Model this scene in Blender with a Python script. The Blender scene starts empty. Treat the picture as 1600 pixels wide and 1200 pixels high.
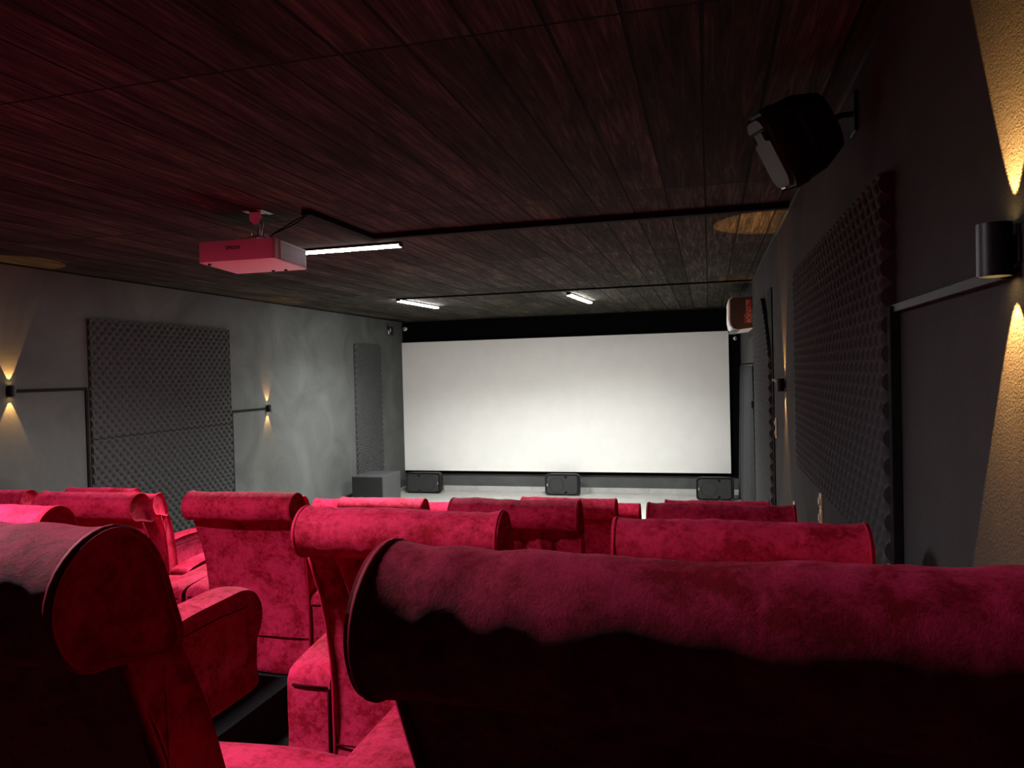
import bpy, bmesh, math, random
from mathutils import Vector, Matrix, noise

D = bpy.data
S = bpy.context.scene
COL = S.collection
EYE = 2.47                       # camera height above the front floor

# ------------------------------------------------------------------ camera
cam_d = D.cameras.new('camera')
cam_d.sensor_width = 36.0
cam_d.lens = 36.0 * 1168.0 / 1600.0
cam_d.clip_start = 0.02
cam = D.objects.new('camera', cam_d)
COL.objects.link(cam)
R3 = Matrix(((0.96663521, 0.02029058, 0.25535205),
             (0.25492322, 0.02151949, -0.96672181),
             (-0.02511039, 0.99956251, 0.01562896)))
cam.matrix_world = Matrix.Translation((0, 0, EYE)) @ R3.to_4x4()
S.camera = cam

# ------------------------------------------------------------------ world, view
w = D.worlds.new('world')
S.world = w
w.use_nodes = True
w.node_tree.nodes['Background'].inputs[0].default_value = (0.02, 0.02, 0.022, 1)
w.node_tree.nodes['Background'].inputs[1].default_value = 0.0
S.view_settings.view_transform = 'Standard'
S.view_settings.look = 'None'
S.view_settings.exposure = 0.0
S.view_settings.gamma = 1.0
S.cycles.max_bounces = 8
S.cycles.diffuse_bounces = 5
S.cycles.sample_clamp_indirect = 4.0
TUBE = 270.0                     # radiance of the ceiling tubes
REAR = 90.0                     # radiance of the louvred rear tube
BEAM = 120.0                     # watts of the lensed downlight of each tube
SCONCE = 75.0                     # watts of each wall-lamp beam

# ------------------------------------------------------------------ materials
def mat(name, base=(0.5, 0.5, 0.5), rough=0.5, metal=0.0, spec=0.5, build=None):
    m = D.materials.new(name)
    m.use_nodes = True
    nt = m.node_tree
    b = nt.nodes['Principled BSDF']
    b.inputs['Base Color'].default_value = (*base, 1)
    b.inputs['Roughness'].default_value = rough
    b.inputs['Metallic'].default_value = metal
    b.inputs['Specular IOR Level'].default_value = spec
    if build:
        build(nt, b)
    return m

def N(nt, t, **kw):
    n = nt.nodes.new(t)
    for k, v in kw.items():
        if k[0] == '_':
            n.inputs[k[1:].replace('_', ' ')].default_value = v
        else:
            setattr(n, k, v)
    return n

def ramp(nt, fac, stops):
    r = nt.nodes.new('ShaderNodeValToRGB')
    e = r.color_ramp.elements
    e[0].position, e[0].color = stops[0][0], (*stops[0][1], 1)
    e[1].position, e[1].color = stops[-1][0], (*stops[-1][1], 1)
    for p, c in stops[1:-1]:
        x = e.new(p)
        x.color = (*c, 1)
    nt.links.new(fac, r.inputs[0])
    return r

def noise_tex(nt, scale, detail=4, rough=0.55, vec=None, dist=0.0):
    n = nt.nodes.new('ShaderNodeTexNoise')
    n.inputs['Scale'].default_value = scale
    n.inputs['Detail'].default_value = detail
    n.inputs['Roughness'].default_value = rough
    n.inputs['Distortion'].default_value = dist
    if vec is not None:
        nt.links.new(vec, n.inputs['Vector'])
    return n

def mapping(nt, scale=(1, 1, 1), rot=(0, 0, 0), coord='Object'):
    tc = nt.nodes.new('ShaderNodeTexCoord')
    mp = nt.nodes.new('ShaderNodeMapping')
    mp.inputs['Scale'].default_value = scale
    mp.inputs['Rotation'].default_value = rot
    nt.links.new(tc.outputs[coord], mp.inputs['Vector'])
    return mp.outputs[0]

def bump(nt, b, h, strength=0.3, dist=0.01, prev=None):
    x = nt.nodes.new('ShaderNodeBump')
    x.inputs['Strength'].default_value = strength
    x.inputs['Distance'].default_value = dist
    nt.links.new(h, x.inputs['Height'])
    if prev is not None:
        nt.links.new(prev.outputs[0], x.inputs['Normal'])
    nt.links.new(x.outputs[0], b.inputs['Normal'])
    return x

def velvet_nodes(lo, hi, sheen):
    def f(nt, b):
        v = mapping(nt)
        oi = nt.nodes.new('ShaderNodeObjectInfo')
        add = nt.nodes.new('ShaderNodeVectorMath')
        mul = N(nt, 'ShaderNodeMath', operation='MULTIPLY')
        mul.inputs[1].default_value = 37.0
        nt.links.new(oi.outputs['Random'], mul.inputs[0])
        nt.links.new(v, add.inputs[0])
        nt.links.new(mul.outputs[0], add.inputs[1])
        vv = add.outputs[0]
        big = noise_tex(nt, 7, 3, 0.6, vv, 0.6)
        fine = noise_tex(nt, 38, 8, 0.80, vv, 0.25)
        mx = nt.nodes.new('ShaderNodeMath'); mx.operation = 'MULTIPLY_ADD'
        mx.inputs[1].default_value = 0.62
        nt.links.new(fine.outputs[0], mx.inputs[0])
        m2 = nt.nodes.new('ShaderNodeMath'); m2.operation = 'MULTIPLY'
        m2.inputs[1].default_value = 0.38
        nt.links.new(big.outputs[0], m2.inputs[0])
        nt.links.new(m2.outputs[0], mx.inputs[2])
        r = ramp(nt, mx.outputs[0], [(0.42, lo), (0.48, tuple(0.5 * a + 0.5 * c for a, c in zip(lo, hi))), (0.56, hi)])
        nt.links.new(r.outputs[0], b.inputs['Base Color'])
        b.inputs['Sheen Weight'].default_value = sheen
        b.inputs['Sheen Roughness'].default_value = 0.35
        b.inputs['Sheen Tint'].default_value = (1.0, 0.14, 0.32, 1)
        sr = ramp(nt, mx.outputs[0], [(0.42, (0.05, 0.05, 0.05)), (0.6, (sheen, sheen, sheen))])
        nt.links.new(sr.outputs[0], b.inputs['Sheen Weight'])
        w_ = noise_tex(nt, 9, 2, 0.5, vv)
        bp = bump(nt, b, w_.outputs[0], 0.3, 0.014)
        bump(nt, b, fine.outputs[0], 0.5, 0.009, bp)
    return f

M = {}
M['velvet'] = mat('crimson_velvet', (0.4, 0.0, 0.04), 0.75, spec=0.12, build=velvet_nodes((0.26, 0.0007, 0.012), (0.56, 0.017, 0.070), 0.5))
M['piping'] = mat('crimson_piping', (0.40, 0.003, 0.03), 0.7, spec=0.15)
M['seam'] = mat('dark_seam', (0.03, 0.001, 0.003), 0.9, spec=0.05)

def wall_nodes(a, c, fine=0.25):
    def f(nt, b):
        v = mapping(nt)
        n1 = noise_tex(nt, 1.1, 5, 0.62, v, 0.8)
        r = ramp(nt, n1.outputs[0], [(0.3, a), (0.7, c)])
        nt.links.new(r.outputs[0], b.inputs['Base Color'])
        n2 = noise_tex(nt, 4.5, 6, 0.65, v, 0.3)
        bp = bump(nt, b, n2.outputs[0], 0.15, 0.02)
        n3 = noise_tex(nt, 190, 3, 0.6, v)
        bump(nt, b, n3.outputs[0], fine, 0.004, bp)
    return f
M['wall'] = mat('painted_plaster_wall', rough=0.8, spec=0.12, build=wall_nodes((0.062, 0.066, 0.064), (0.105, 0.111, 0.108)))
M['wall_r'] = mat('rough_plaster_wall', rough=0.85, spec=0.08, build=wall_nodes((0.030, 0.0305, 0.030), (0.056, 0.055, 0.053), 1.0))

def ceil_nodes(nt, b):
    v = mapping(nt, rot=(0, 0, math.pi / 2))
    br = nt.nodes.new('ShaderNodeTexBrick')
    br.offset = 0.0
    br.inputs['Scale'].default_value = 1.0
    br.inputs['Brick Width'].default_value = 2.45
    br.inputs['Row Height'].default_value = 0.25
    br.inputs['Mortar Size'].default_value = 0.008
    br.inputs['Mortar Smooth'].default_value = 0.4
    br.inputs['Color1'].default_value = (0.35, 0.35, 0.35, 1)
    br.inputs['Color2'].default_value = (1, 1, 1, 1)
    nt.links.new(v, br.inputs['Vector'])
    # grain runs along the boards (room depth)
    vs = mapping(nt, (16, 0.9, 1))
    g = noise_tex(nt, 1.6, 7, 0.68, vs, 1.2)
    vb = mapping(nt, (2.2, 0.7, 1))
    g2 = noise_tex(nt, 1.0, 5, 0.7, vb, 1.0)
    r = ramp(nt, g.outputs[0], [(0.30, (0.014, 0.0125, 0.010)), (0.52, (0.060, 0.055, 0.045)), (0.72, (0.17, 0.157, 0.13))])
    r2 = ramp(nt, g2.outputs[0], [(0.3, (0.45, 0.45, 0.45)), (0.7, (1.25, 1.22, 1.15))])
    m1 = N(nt, 'ShaderNodeMix', data_type='RGBA', blend_type='MULTIPLY')
    m1.inputs[0].default_value = 1
    nt.links.new(r.outputs[0], m1.inputs[6]); nt.links.new(r2.outputs[0], m1.inputs[7])
    m2 = N(nt, 'ShaderNodeMix', data_type='RGBA', blend_type='MULTIPLY')
    m2.inputs[0].default_value = 0.75
    nt.links.new(m1.outputs[2], m2.inputs[6]); nt.links.new(br.outputs['Color'], m2.inputs[7])
    m3 = N(nt, 'ShaderNodeMix', data_type='RGBA')
    nt.links.new(br.outputs['Fac'], m3.inputs[0])
    nt.links.new(m2.outputs[2], m3.inputs[6]); m3.inputs[7].default_value = (0.012, 0.011, 0.010, 1)
    nt.links.new(m3.outputs[2], b.inputs['Base Color'])
    inv = N(nt, 'ShaderNodeMath', operation='SUBTRACT'); inv.inputs[0].default_value = 1
    nt.links.new(br.outputs['Fac'], inv.inputs[1])
    bp = bump(nt, b, inv.outputs[0], 1.0, 0.014)
    bump(nt, b, g.outputs[0], 0.35, 0.006, bp)
M['ceiling'] = mat('dark_board_marked_ceiling', rough=0.9, spec=0.06, build=ceil_nodes)

def tile_nodes(nt, b):
    v = mapping(nt)
    br = nt.nodes.new('ShaderNodeTexBrick')
    br.offset = 0.5
    br.inputs['Scale'].default_value = 1.0
    br.inputs['Brick Width'].default_value = 1.2
    br.inputs['Row Height'].default_value = 0.4
    br.inputs['Mortar Size'].default_value = 0.004
    br.inputs['Color1'].default_value = (0.40, 0.40, 0.385, 1)
    br.inputs['Color2'].default_value = (0.46, 0.46, 0.44, 1)
    br.inputs['Mortar'].default_value = (0.2, 0.2, 0.2, 1)
    nt.links.new(v, br.inputs['Vector'])
    n = noise_tex(nt, 3, 5, 0.6, v, 1.5)
    r = ramp(nt, n.outputs[0], [(0.3, (0.85, 0.85, 0.85)), (0.7, (1.1, 1.1, 1.1))])
    m = N(nt, 'ShaderNodeMix', data_type='RGBA', blend_type='MULTIPLY'); m.inputs[0].default_value = 1
    nt.links.new(br.outputs['Color'], m.inputs[6]); nt.links.new(r.outputs[0], m.inputs[7])
    nt.links.new(m.outputs[2], b.inputs['Base Color'])
M['tile'] = mat('pale_floor_tile', rough=0.4, build=tile_nodes)

def dark_noise(a, c, sc, st=0.3, dd=0.004):
    def f(nt, b):
        v = mapping(nt)
        n = noise_tex(nt, sc, 4, 0.6, v)
        r = ramp(nt, n.outputs[0], [(0.3, a), (0.7, c)])
        nt.links.new(r.outputs[0], b.inputs['Base Color'])
        bump(nt, b, n.outputs[0], st, dd)
    return f
M['carpet'] = mat('dark_carpet', rough=0.95, spec=0.05, build=dark_noise((0.012, 0.012, 0.013), (0.028, 0.028, 0.03), 90))
M['foam'] = mat('charcoal_foam', rough=0.9, spec=0.08, build=dark_noise((0.040, 0.042, 0.043), (0.058, 0.060, 0.060), 120, 0.2, 0.002))
M['black_fabric'] = mat('black_masking_cloth', rough=1.0, spec=0.03, build=dark_noise((0.0022, 0.0022, 0.0024), (0.004, 0.004, 0.0042), 60))
M['curtain'] = mat('charcoal_curtain', rough=0.9, spec=0.1, build=dark_noise((0.03, 0.031, 0.033), (0.045, 0.046, 0.049), 50))
M['screen'] = mat('matte_white_screen', rough=0.9, spec=0.1, build=dark_noise((0.80, 0.81, 0.78), (0.84, 0.85, 0.82), 3, 0.02, 0.001))
M['black_plastic'] = mat('black_textured_plastic', rough=0.55, spec=0.3, build=dark_noise((0.010, 0.010, 0.011), (0.017, 0.017, 0.018), 140, 0.25, 0.002))
M['grille'] = mat('dark_metal_grille', rough=0.6, spec=0.25, build=dark_noise((0.024, 0.025, 0.025), (0.042, 0.043, 0.044), 220, 0.6, 0.002))
M['box_dark'] = mat('charcoal_laminate', rough=0.5, build=dark_noise((0.035, 0.037, 0.04), (0.045, 0.047, 0.05), 12, 0.05, 0.001))
M['metal_black'] = mat('black_coated_metal', rough=0.42, metal=0.2, build=dark_noise((0.012, 0.013, 0.015), (0.018, 0.019, 0.022), 80, 0.1, 0.001))
M['steel'] = mat('zinc_plated_steel', (0.62, 0.6, 0.57), 0.35, 1.0)
M['white_plastic'] = mat('white_plastic', rough=0.45, build=dark_noise((0.76, 0.75, 0.74), (0.80, 0.79, 0.78), 6, 0.02, 0.001))
M['grey_plastic'] = mat('grey_plastic', rough=0.5, build=dark_noise((0.18, 0.18, 0.18), (0.22, 0.22, 0.22), 30, 0.05, 0.001))
M['duct'] = mat('dark_painted_trunking', rough=0.6, spec=0.3, build=dark_noise((0.012, 0.012, 0.012), (0.018, 0.018, 0.018), 20, 0.05, 0.001))
M['duct_black'] = mat('black_trunking', rough=0.85, spec=0.08, build=dark_noise((0.006, 0.006, 0.006), (0.012, 0.012, 0.012), 20, 0.05, 0.001))
M['cream'] = mat('cream_plastic', rough=0.5, build=dark_noise((0.55, 0.43, 0.30), (0.62, 0.49, 0.34), 20, 0.05, 0.001))
M['ink'] = mat('black_print', (0.01, 0.01, 0.012), 0.5)
M['sticker'] = mat('red_white_sticker', rough=0.5, build=lambda nt, b: nt.links.new(
    ramp(nt, noise_tex(nt, 30, 2, 0.5, mapping(nt)).outputs[0], [(0.45, (0.16, 0.012, 0.02)), (0.55, (0.30, 0.13, 0.14))]).outputs[0], b.inputs['Base Color']))
M['brown_plastic'] = mat('dark_end_cover', rough=0.6, build=dark_noise((0.02, 0.013, 0.013), (0.028, 0.018, 0.018), 20, 0.05, 0.001))
M['reflector'] = mat('lamp_reflector', (0.8, 0.55, 0.3), 0.3, 1.0)

def emissive(name, col, strength):
    m = D.materials.new(name); m.use_nodes = True
    b = m.node_tree.nodes['Principled BSDF']
    b.inputs['Base Color'].default_value = (0.8, 0.8, 0.8, 1)
    b.inputs['Emission Color'].default_value = (*col, 1)
    b.inputs['Emission Strength'].default_value = strength
    return m
M['tube'] = emissive('lit_led_diffuser', (1.0, 0.99, 0.95), TUBE)
M['tube_rear'] = emissive('lit_led_diffuser_rear', (1.0, 0.97, 0.97), REAR)
M['tube_side_far'] = emissive('lit_diffuser_side_far', (1.0, 0.99, 0.95), 110.0)
M['tube_side'] = emissive('lit_diffuser_side', (1.0, 0.99, 0.95), 7.0)
M['warm'] = emissive('lit_warm_lens', (1.0, 0.62, 0.22), 25.0)

# ------------------------------------------------------------------ mesh helpers
def link(name, bm, m, parent=None, smooth=None):
    me = D.meshes.new(name)
    bm.normal_update()
    bm.to_mesh(me)
    bm.free()
    me.materials.append(m)
    if smooth is not None:
        for p in me.polygons:
            p.use_smooth = True
        if smooth < 180:
            me.set_sharp_from_angle(angle=math.radians(smooth))
    o = D.objects.new(name, me)
    COL.objects.link(o)
    if parent is not None:
        o.parent = parent
    return o

def tag(o, label, cat, group=None):
    o['label'] = label
    o['category'] = cat
    if group:
        o['group'] = group
    return o

def struct(o):
    o['kind'] = 'structure'
    return o

def empty(name, loc, rot=(0, 0, 0)):
    o = D.objects.new(name, None)
    COL.objects.link(o)
    o.location = loc
    o.rotation_euler = rot
    o.empty_display_size = 0.1
    return o

def box(bm, x0, x1, y0, y1, z0, z1, bev=0.0, seg=2, mtx=None):
    vs = [bm.verts.new(p) for p in ((x0, y0, z0), (x1, y0, z0), (x1, y1, z0), (x0, y1, z0),
                                    (x0, y0, z1), (x1, y0, z1), (x1, y1, z1), (x0, y1, z1))]
    fs = [bm.faces.new([vs[i] for i in f]) for f in ((0, 3, 2, 1), (4, 5, 6, 7), (0, 1, 5, 4), (1, 2, 6, 5), (2, 3, 7, 6), (3, 0, 4, 7))]
    out = vs
    if bev > 0:
        es = list({e for f in fs for e in f.edges})
        r = bmesh.ops.bevel(bm, geom=es, offset=bev, segments=seg, profile=0.5, affect='EDGES')
        out = list({v for f in r['faces'] for v in f.verts} | {v for v in vs if v.is_valid})
    if mtx is not None:
        bmesh.ops.transform(bm, matrix=mtx, verts=out)
    return out

def tube(bm, pts, r, n=8, closed=False):
    pts = [Vector(p) for p in pts]
    rings = []
    L = len(pts)
    up = None
    for i, p in enumerate(pts):
        a = pts[(i - 1) % L] if (closed or i > 0) else p
        c = pts[(i + 1) % L] if (closed or i < L - 1) else p
        t = (c - a).normalized()
        if up is None:
            up = Vector((0, 0, 1)) if abs(t.z) < 0.9 else Vector((1, 0, 0))
        s = t.cross(up).normalized()
        up = s.cross(t).normalized()
        rings.append([bm.verts.new(p + (s * math.cos(2 * math.pi * k / n) + up * math.sin(2 * math.pi * k / n)) * r) for k in range(n)])
    for i in range(L if closed else L - 1):
        A, B = rings[i], rings[(i + 1) % L]
        for k in range(n):
            bm.faces.new((A[k], A[(k + 1) % n], B[(k + 1) % n], B[k]))
    if not closed:
        bm.faces.new(rings[0][::-1]); bm.faces.new(rings[-1])

def resample(pts, n, closed=True):
    """Catmull-Rom through pts, then n points evenly by length."""
    P = [Vector((p[0], p[1])) for p in pts]
    L = len(P)
    fine = []
    rng = range(L if closed else L - 1)
    for i in rng:
        p0 = P[(i - 1) % L] if closed or i > 0 else P[i]
        p1 = P[i]; p2 = P[(i + 1) % L]
        p3 = P[(i + 2) % L] if closed or i + 2 < L else p2
        for k in range(8):
            t = k / 8
            fine.append(0.5 * ((2 * p1) + (p2 - p0) * t + (2 * p0 - 5 * p1 + 4 * p2 - p3) * t * t + (3 * p1 - p0 - 3 * p2 + p3) * t ** 3))
    fine.append(fine[0] if closed else P[-1])
    d = [0]
    for a, b in zip(fine, fine[1:]):
        d.append(d[-1] + (b - a).length)
    out = []
    j = 0
    cnt = n if closed else n - 1
    for k in range(n):
        s = d[-1] * k / cnt
        while j < len(d) - 2 and d[j + 1] < s:
            j += 1
        seg = d[j + 1] - d[j]
        u = 0 if seg == 0 else (s - d[j]) / seg
        out.append(fine[j].lerp(fine[j + 1], min(1, u)))
    return out

def sweep(bm, prof, x0, x1, nx, disp=None, edge=0.012, nring=3):
    """Closed (y,z) profile swept along x; the ends are rounded over by `edge`."""
    n = len(prof)
    c = sum(prof, Vector((0, 0))) / n
    nrm = []
    area = sum(prof[i].x * prof[(i + 1) % n].y - prof[(i + 1) % n].x * prof[i].y for i in range(n))
    sg = 1 if area > 0 else -1
    for i in range(n):
        t = prof[(i + 1) % n] - prof[i - 1]
        nv = Vector((t.y, -t.x)) * sg
        nrm.append(nv.normalized() if nv.length > 0 else Vector((0, 0)))
    cols = []
    for k in range(nring):
        a = math.pi / 2 * k / nring
        cols.append((x0 + edge * (1 - math.sin(a)), -edge * (1 - math.cos(math.pi / 2 - a))))
    for k in range(nx + 1):
        cols.append((x0 + edge + (x1 - x0 - 2 * edge) * k / nx, 0.0))
    for k in range(nring - 1, -1, -1):
        a = math.pi / 2 * k / nring
        cols.append((x1 - edge * (1 - math.sin(a)), -edge * (1 - math.cos(math.pi / 2 - a))))
    rings = []
    for x, off in cols:
        r = []
        for i in range(n):
            p = prof[i] + nrm[i] * off
            dx = 0.0
            if disp:
                q, dx = disp(x, p, nrm[i], i / n)
                p = p + nrm[i] * q
            r.append(bm.verts.new((x + dx, p.x, p.y)))
        rings.append(r)
    for a, b in zip(rings, rings[1:]):
        for i in range(n):
            j = (i + 1) % n
            bm.faces.new((a[i], a[j], b[j], b[i]) if sg < 0 else (a[j], a[i], b[i], b[j]))
    f0 = bm.faces.new(rings[0] if sg > 0 else rings[0][::-1])
    f1 = bm.faces.new(rings[-1][::-1] if sg > 0 else rings[-1])
    bmesh.ops.triangulate(bm, faces=[f0, f1], ngon_method='EAR_CLIP')
    bmesh.ops.recalc_face_normals(bm, faces=bm.faces[:])

def rect(bm, p0, p1, p2, p3):
    bm.faces.new([bm.verts.new(p) for p in (p0, p1, p2, p3)])

# ------------------------------------------------------------------ room
XL, XR = -6.38, 0.587
YN, YB = -1.9, 15.05
ZT = EYE + 1.15                  # ceiling height
DY0, DY1, DH = 10.72, 14.55, EYE + 0.05   # doorway with the curtain in the right wall
T = 0.2

def slab(name, m, *b, kind=True):
    bm = bmesh.new()
    box(bm, *b)
    return struct(link(name, bm, m))

# floors: one front floor and carpeted tiers under the seat rows
slab('floor', M['tile'], XL - T, XR + T, YN - T, YB + T, -T, 0)
fl = [(YN, -0.05, 1.44), (-0.05, 1.80, 1.195), (1.80, 3.42, 0.915), (3.42, 4.95, 0.685), (4.95, 6.72, 0.44), (6.72, 8.15, 0.20)]
AX0, AX1 = -2.10, -1.62          # aisle strip, one tread lower than the rows beside it
bm = bmesh.new()
for i, (y0, y1, z) in enumerate(fl):
    lo = fl[i + 1][2] if i + 1 < len(fl) else 0.10
    box(bm, XL, AX0, y0, y1, 0.0, z)
    box(bm, AX1, XR, y0, y1, 0.0, z)
    box(bm, AX0, AX1, y0, y1, 0.0, lo)
struct(link('floor_tiers', bm, M['carpet']))
slab('ceiling', M['ceiling'], XL - T, XR + T, YN - T, YB + T, ZT, ZT + T)
slab('wall_left', M['wall'], XL - T, XL, YN - T, YB + T, 0, ZT)
slab('wall_back', M['wall'], XL - T, XR + T, YN - T, YN, 0, ZT)
slab('wall_front', M['wall'], XL - T, XR + T, YB, YB + T, 0, ZT)
bm = bmesh.new()
box(bm, XR, XR + T, YN - T, DY0, 0, ZT)
box(bm, XR, XR + T, DY0, DY1, DH, ZT)
box(bm, XR, XR + T, DY1, YB + T, 0, ZT)
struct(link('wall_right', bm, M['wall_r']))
bm = bmesh.new()                 # small lobby behind the doorway
box(bm, XR + 1.4, XR + 1.5, DY0 - 0.3, DY1 + 0.3, 0, DH + 0.3)
box(bm, XR + T, XR + 1.4, DY0 - 0.3, DY0 - 0.2, 0, DH + 0.3)
box(bm, XR + T, XR + 1.4, DY1 + 0.2, DY1 + 0.3, 0, DH + 0.3)
box(bm, XR + T, XR + 1.4, DY0 - 0.2, DY1 + 0.2, DH + 0.2, DH + 0.3)
struct(link('wall_lobby', bm, M['wall']))
slab('floor_lobby', M['tile'], XR + T, XR + 1.5, DY0 - 0.3, DY1 + 0.3, -T, 0)
slab('baseboard_front', M['tile'], XL, XR, YB - 0.015, YB, 0, 0.09)
slab('baseboard_left', M['tile'], XL, XL + 0.015, 8.2, YB, 0, 0.08)
slab('trim_1', M['duct_black'], XL, XL + 0.018, YN, YB, ZT - 0.018, ZT)
slab('trim_2', M['duct'], XR - 0.018, XR, YN, YB, ZT - 0.022, ZT)

# ------------------------------------------------------------------ screen and its black surround
bm = bmesh.new()
box(bm, XL + 0.005, XR - 0.005, YB - 0.05, YB - 0.002, EYE - 2.12, ZT - 0.02, 0.004)
tag(link('masking_cloth', bm, M['black_fabric']), 'black cloth surround covering the front wall behind the white screen', 'masking')
scr = empty('projection_screen', (-3.0, 14.93, EYE - 2.05))
tag(scr, 'huge blank white projection screen stretched across the front wall', 'screen')
bm = bmesh.new()
box(bm, -3.37, 3.37, -0.004, 0.02, 0.0, 2.74, 0.003)
link('screen_fabric', bm, M['screen'], scr)
bm = bmesh.new()
for b in ((-3.372, 3.372, 0.021, 0.06, -0.004, 0.05), (-3.372, 3.372, 0.021, 0.06, 2.69, 2.744),
          (-3.372, -3.32, 0.021, 0.06, 0.05, 2.69), (3.32, 3.372, 0.021, 0.06, 0.05, 2.69)):
    box(bm, *b)
link('frame', bm, M['metal_black'], scr)

# ------------------------------------------------------------------ LED tube lights
def tube_light(x, y, ang, L, label, strong='tube', lip=0.0, side='tube_side', beam=1.0, tint=(1.0, 0.99, 0.95), spread=138):
    """Opaque channel on the ceiling; the light leaves through the bottom of the diffuser."""
    t = empty('ceiling_tube_light', (x, y, ZT), (0, 0, ang))
    tag(t, label, 'ceiling light', 'LED tube lights on the ceiling')
    bm = bmesh.new(); box(bm, -L / 2 - 0.01, L / 2 + 0.01, -0.033, 0.033, -0.022, 0.0, 0.004)
    if lip:
        for s in (-1, 1):
            box(bm, -L / 2 - 0.01, L / 2 + 0.01, s * 0.036 - 0.003, s * 0.036 + 0.003, -0.042 - lip, 0.0)
    link('housing', bm, M['metal_black'], t)
    bm = bmesh.new(); box(bm, -L / 2, L / 2, -0.030, 0.030, -0.042, -0.0222)
    o = link('diffuser', bm, M[side], t)
    o.data.materials.append(M[strong])
    for p in o.data.polygons:
        p.material_index = 1 if p.normal.z < -0.9 else 0
    ld = D.lights.new('downlight', 'AREA')
    ld.shape = 'RECTANGLE'; ld.size = L; ld.size_y = 0.055
    ld.energy = BEAM * beam; ld.color = tint; ld.spread = math.radians(spread)
    lo = D.objects.new('downlight', ld); COL.objects.link(lo); lo.parent = t; lo.location = (0, 0, -0.0435)
    for s in (-1, 1):
        bm = bmesh.new(); box(bm, s * L / 2 - 0.006 + s * 0.008, s * L / 2 + 0.006 + s * 0.008, -0.034, 0.034, -0.043 - lip, -0.002, 0.003)
        link('end_cap', bm, M['metal_black'], t)
    return t
def tube_between(a, b, label, **kw):
    dx, dy = b[0] - a[0], b[1] - a[1]
    return tube_light((a[0] + b[0]) / 2, (a[1] + b[1]) / 2, math.atan2(dy, dx), math.hypot(dx, dy), label, **kw)
tube_between((-3.96, 6.05), (-2.56, 6.02), 'lit tube light set crosswise on the ceiling right behind the projector', beam=1.3)
tube_between((-4.51, 10.49), (-4.41, 11.88), 'lit tube light over the left end of the screen', side='tube_side_far', beam=1.25)
tube_between((-1.97, 10.84), (-1.88, 12.31), 'lit tube light near the middle of the ceiling by the screen', side='tube_side_far', beam=1.25)
tube_between((-3.65, 1.28), (-2.25, 1.28), 'lit tube light over the rear rows, out of the frame on the left', strong='tube_rear', lip=0.022, beam=1.4, spread=160, tint=(1.0, 0.90, 1.0))

# ------------------------------------------------------------------ trunking and cables
def duct(name, b, m, label, cat='cable duct', parent=None, bev=0.003):
    bm = bmesh.new(); box(bm, *b, bev)
    o = link(name, bm, m, parent)
    if label:
        tag(o, label, cat)
    return o
bm = bmesh.new()
box(bm, -2.675, -2.605, 4.60, 5.70, ZT - 0.042, ZT, 0.003)
box(bm, -2.605, XR - 0.02, 5.60, 5.67, ZT - 0.042, ZT, 0.003)
tag(link('cable_duct', bm, M['duct_black']), 'L-shaped black cable duct on the ceiling from projector to right wall', 'cable duct')
duct('cable_duct', (-4.5, XR - 0.02, 10.40, 10.43, ZT - 0.022, ZT), M['duct_black'], 'thin black cable duct crossing the ceiling at the two far tube lights')

Ly1 = XL + 0.02
bm = bmesh.new()
box(bm, XL, XL + 0.02, 5.66, 6.50, EYE - 0.072, EYE - 0.045, 0.002)
box(bm, XL, XL + 0.02, 6.475, 6.505, 0.7, EYE - 0.072, 0.002)
tag(link('cable_duct', bm, M['duct_black']), 'dark cable duct on left wall beside the nearest wall lamp, turning down the panel edge', 'cable duct')
bm = bmesh.new()
box(bm, XL, XL + 0.02, 8.95, 9.78, EYE - 0.458, EYE - 0.432, 0.002)
box(bm, XL, XL + 0.02, 8.95, 8.98, 0.0, EYE - 0.458, 0.002)
tag(link('cable_duct', bm, M['duct_black']), 'dark cable duct on left wall from egg-crate panel to the small far wall lamp', 'cable duct')
bm = bmesh.new()
box(bm, XR - 0.020, XR, 1.70, 2.645, EYE + 0.160, EYE + 0.185, 0.002)
tag(link('cable_duct', bm, M['duct']), 'grey cable duct running along right wall to the big nearest wall lamp', 'cable duct')
bm = bmesh.new()
box(bm, XR - 0.03, XR, 2.60, 2.645, EYE - 0.93, EYE + 0.18, 0.003)
tag(link('cable_duct', bm, M['duct_black']), 'upright black cable duct along the near edge of the big right wall panel', 'cable duct')
bm = bmesh.new()
box(bm, XR - 0.02, XR, 6.40, 7.40, EYE - 0.145, EYE - 0.12, 0.002)
tag(link('cable_duct', bm, M['duct']), 'short cable duct on right wall between its middle wall lamp and narrow panel', 'cable duct')

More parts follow.
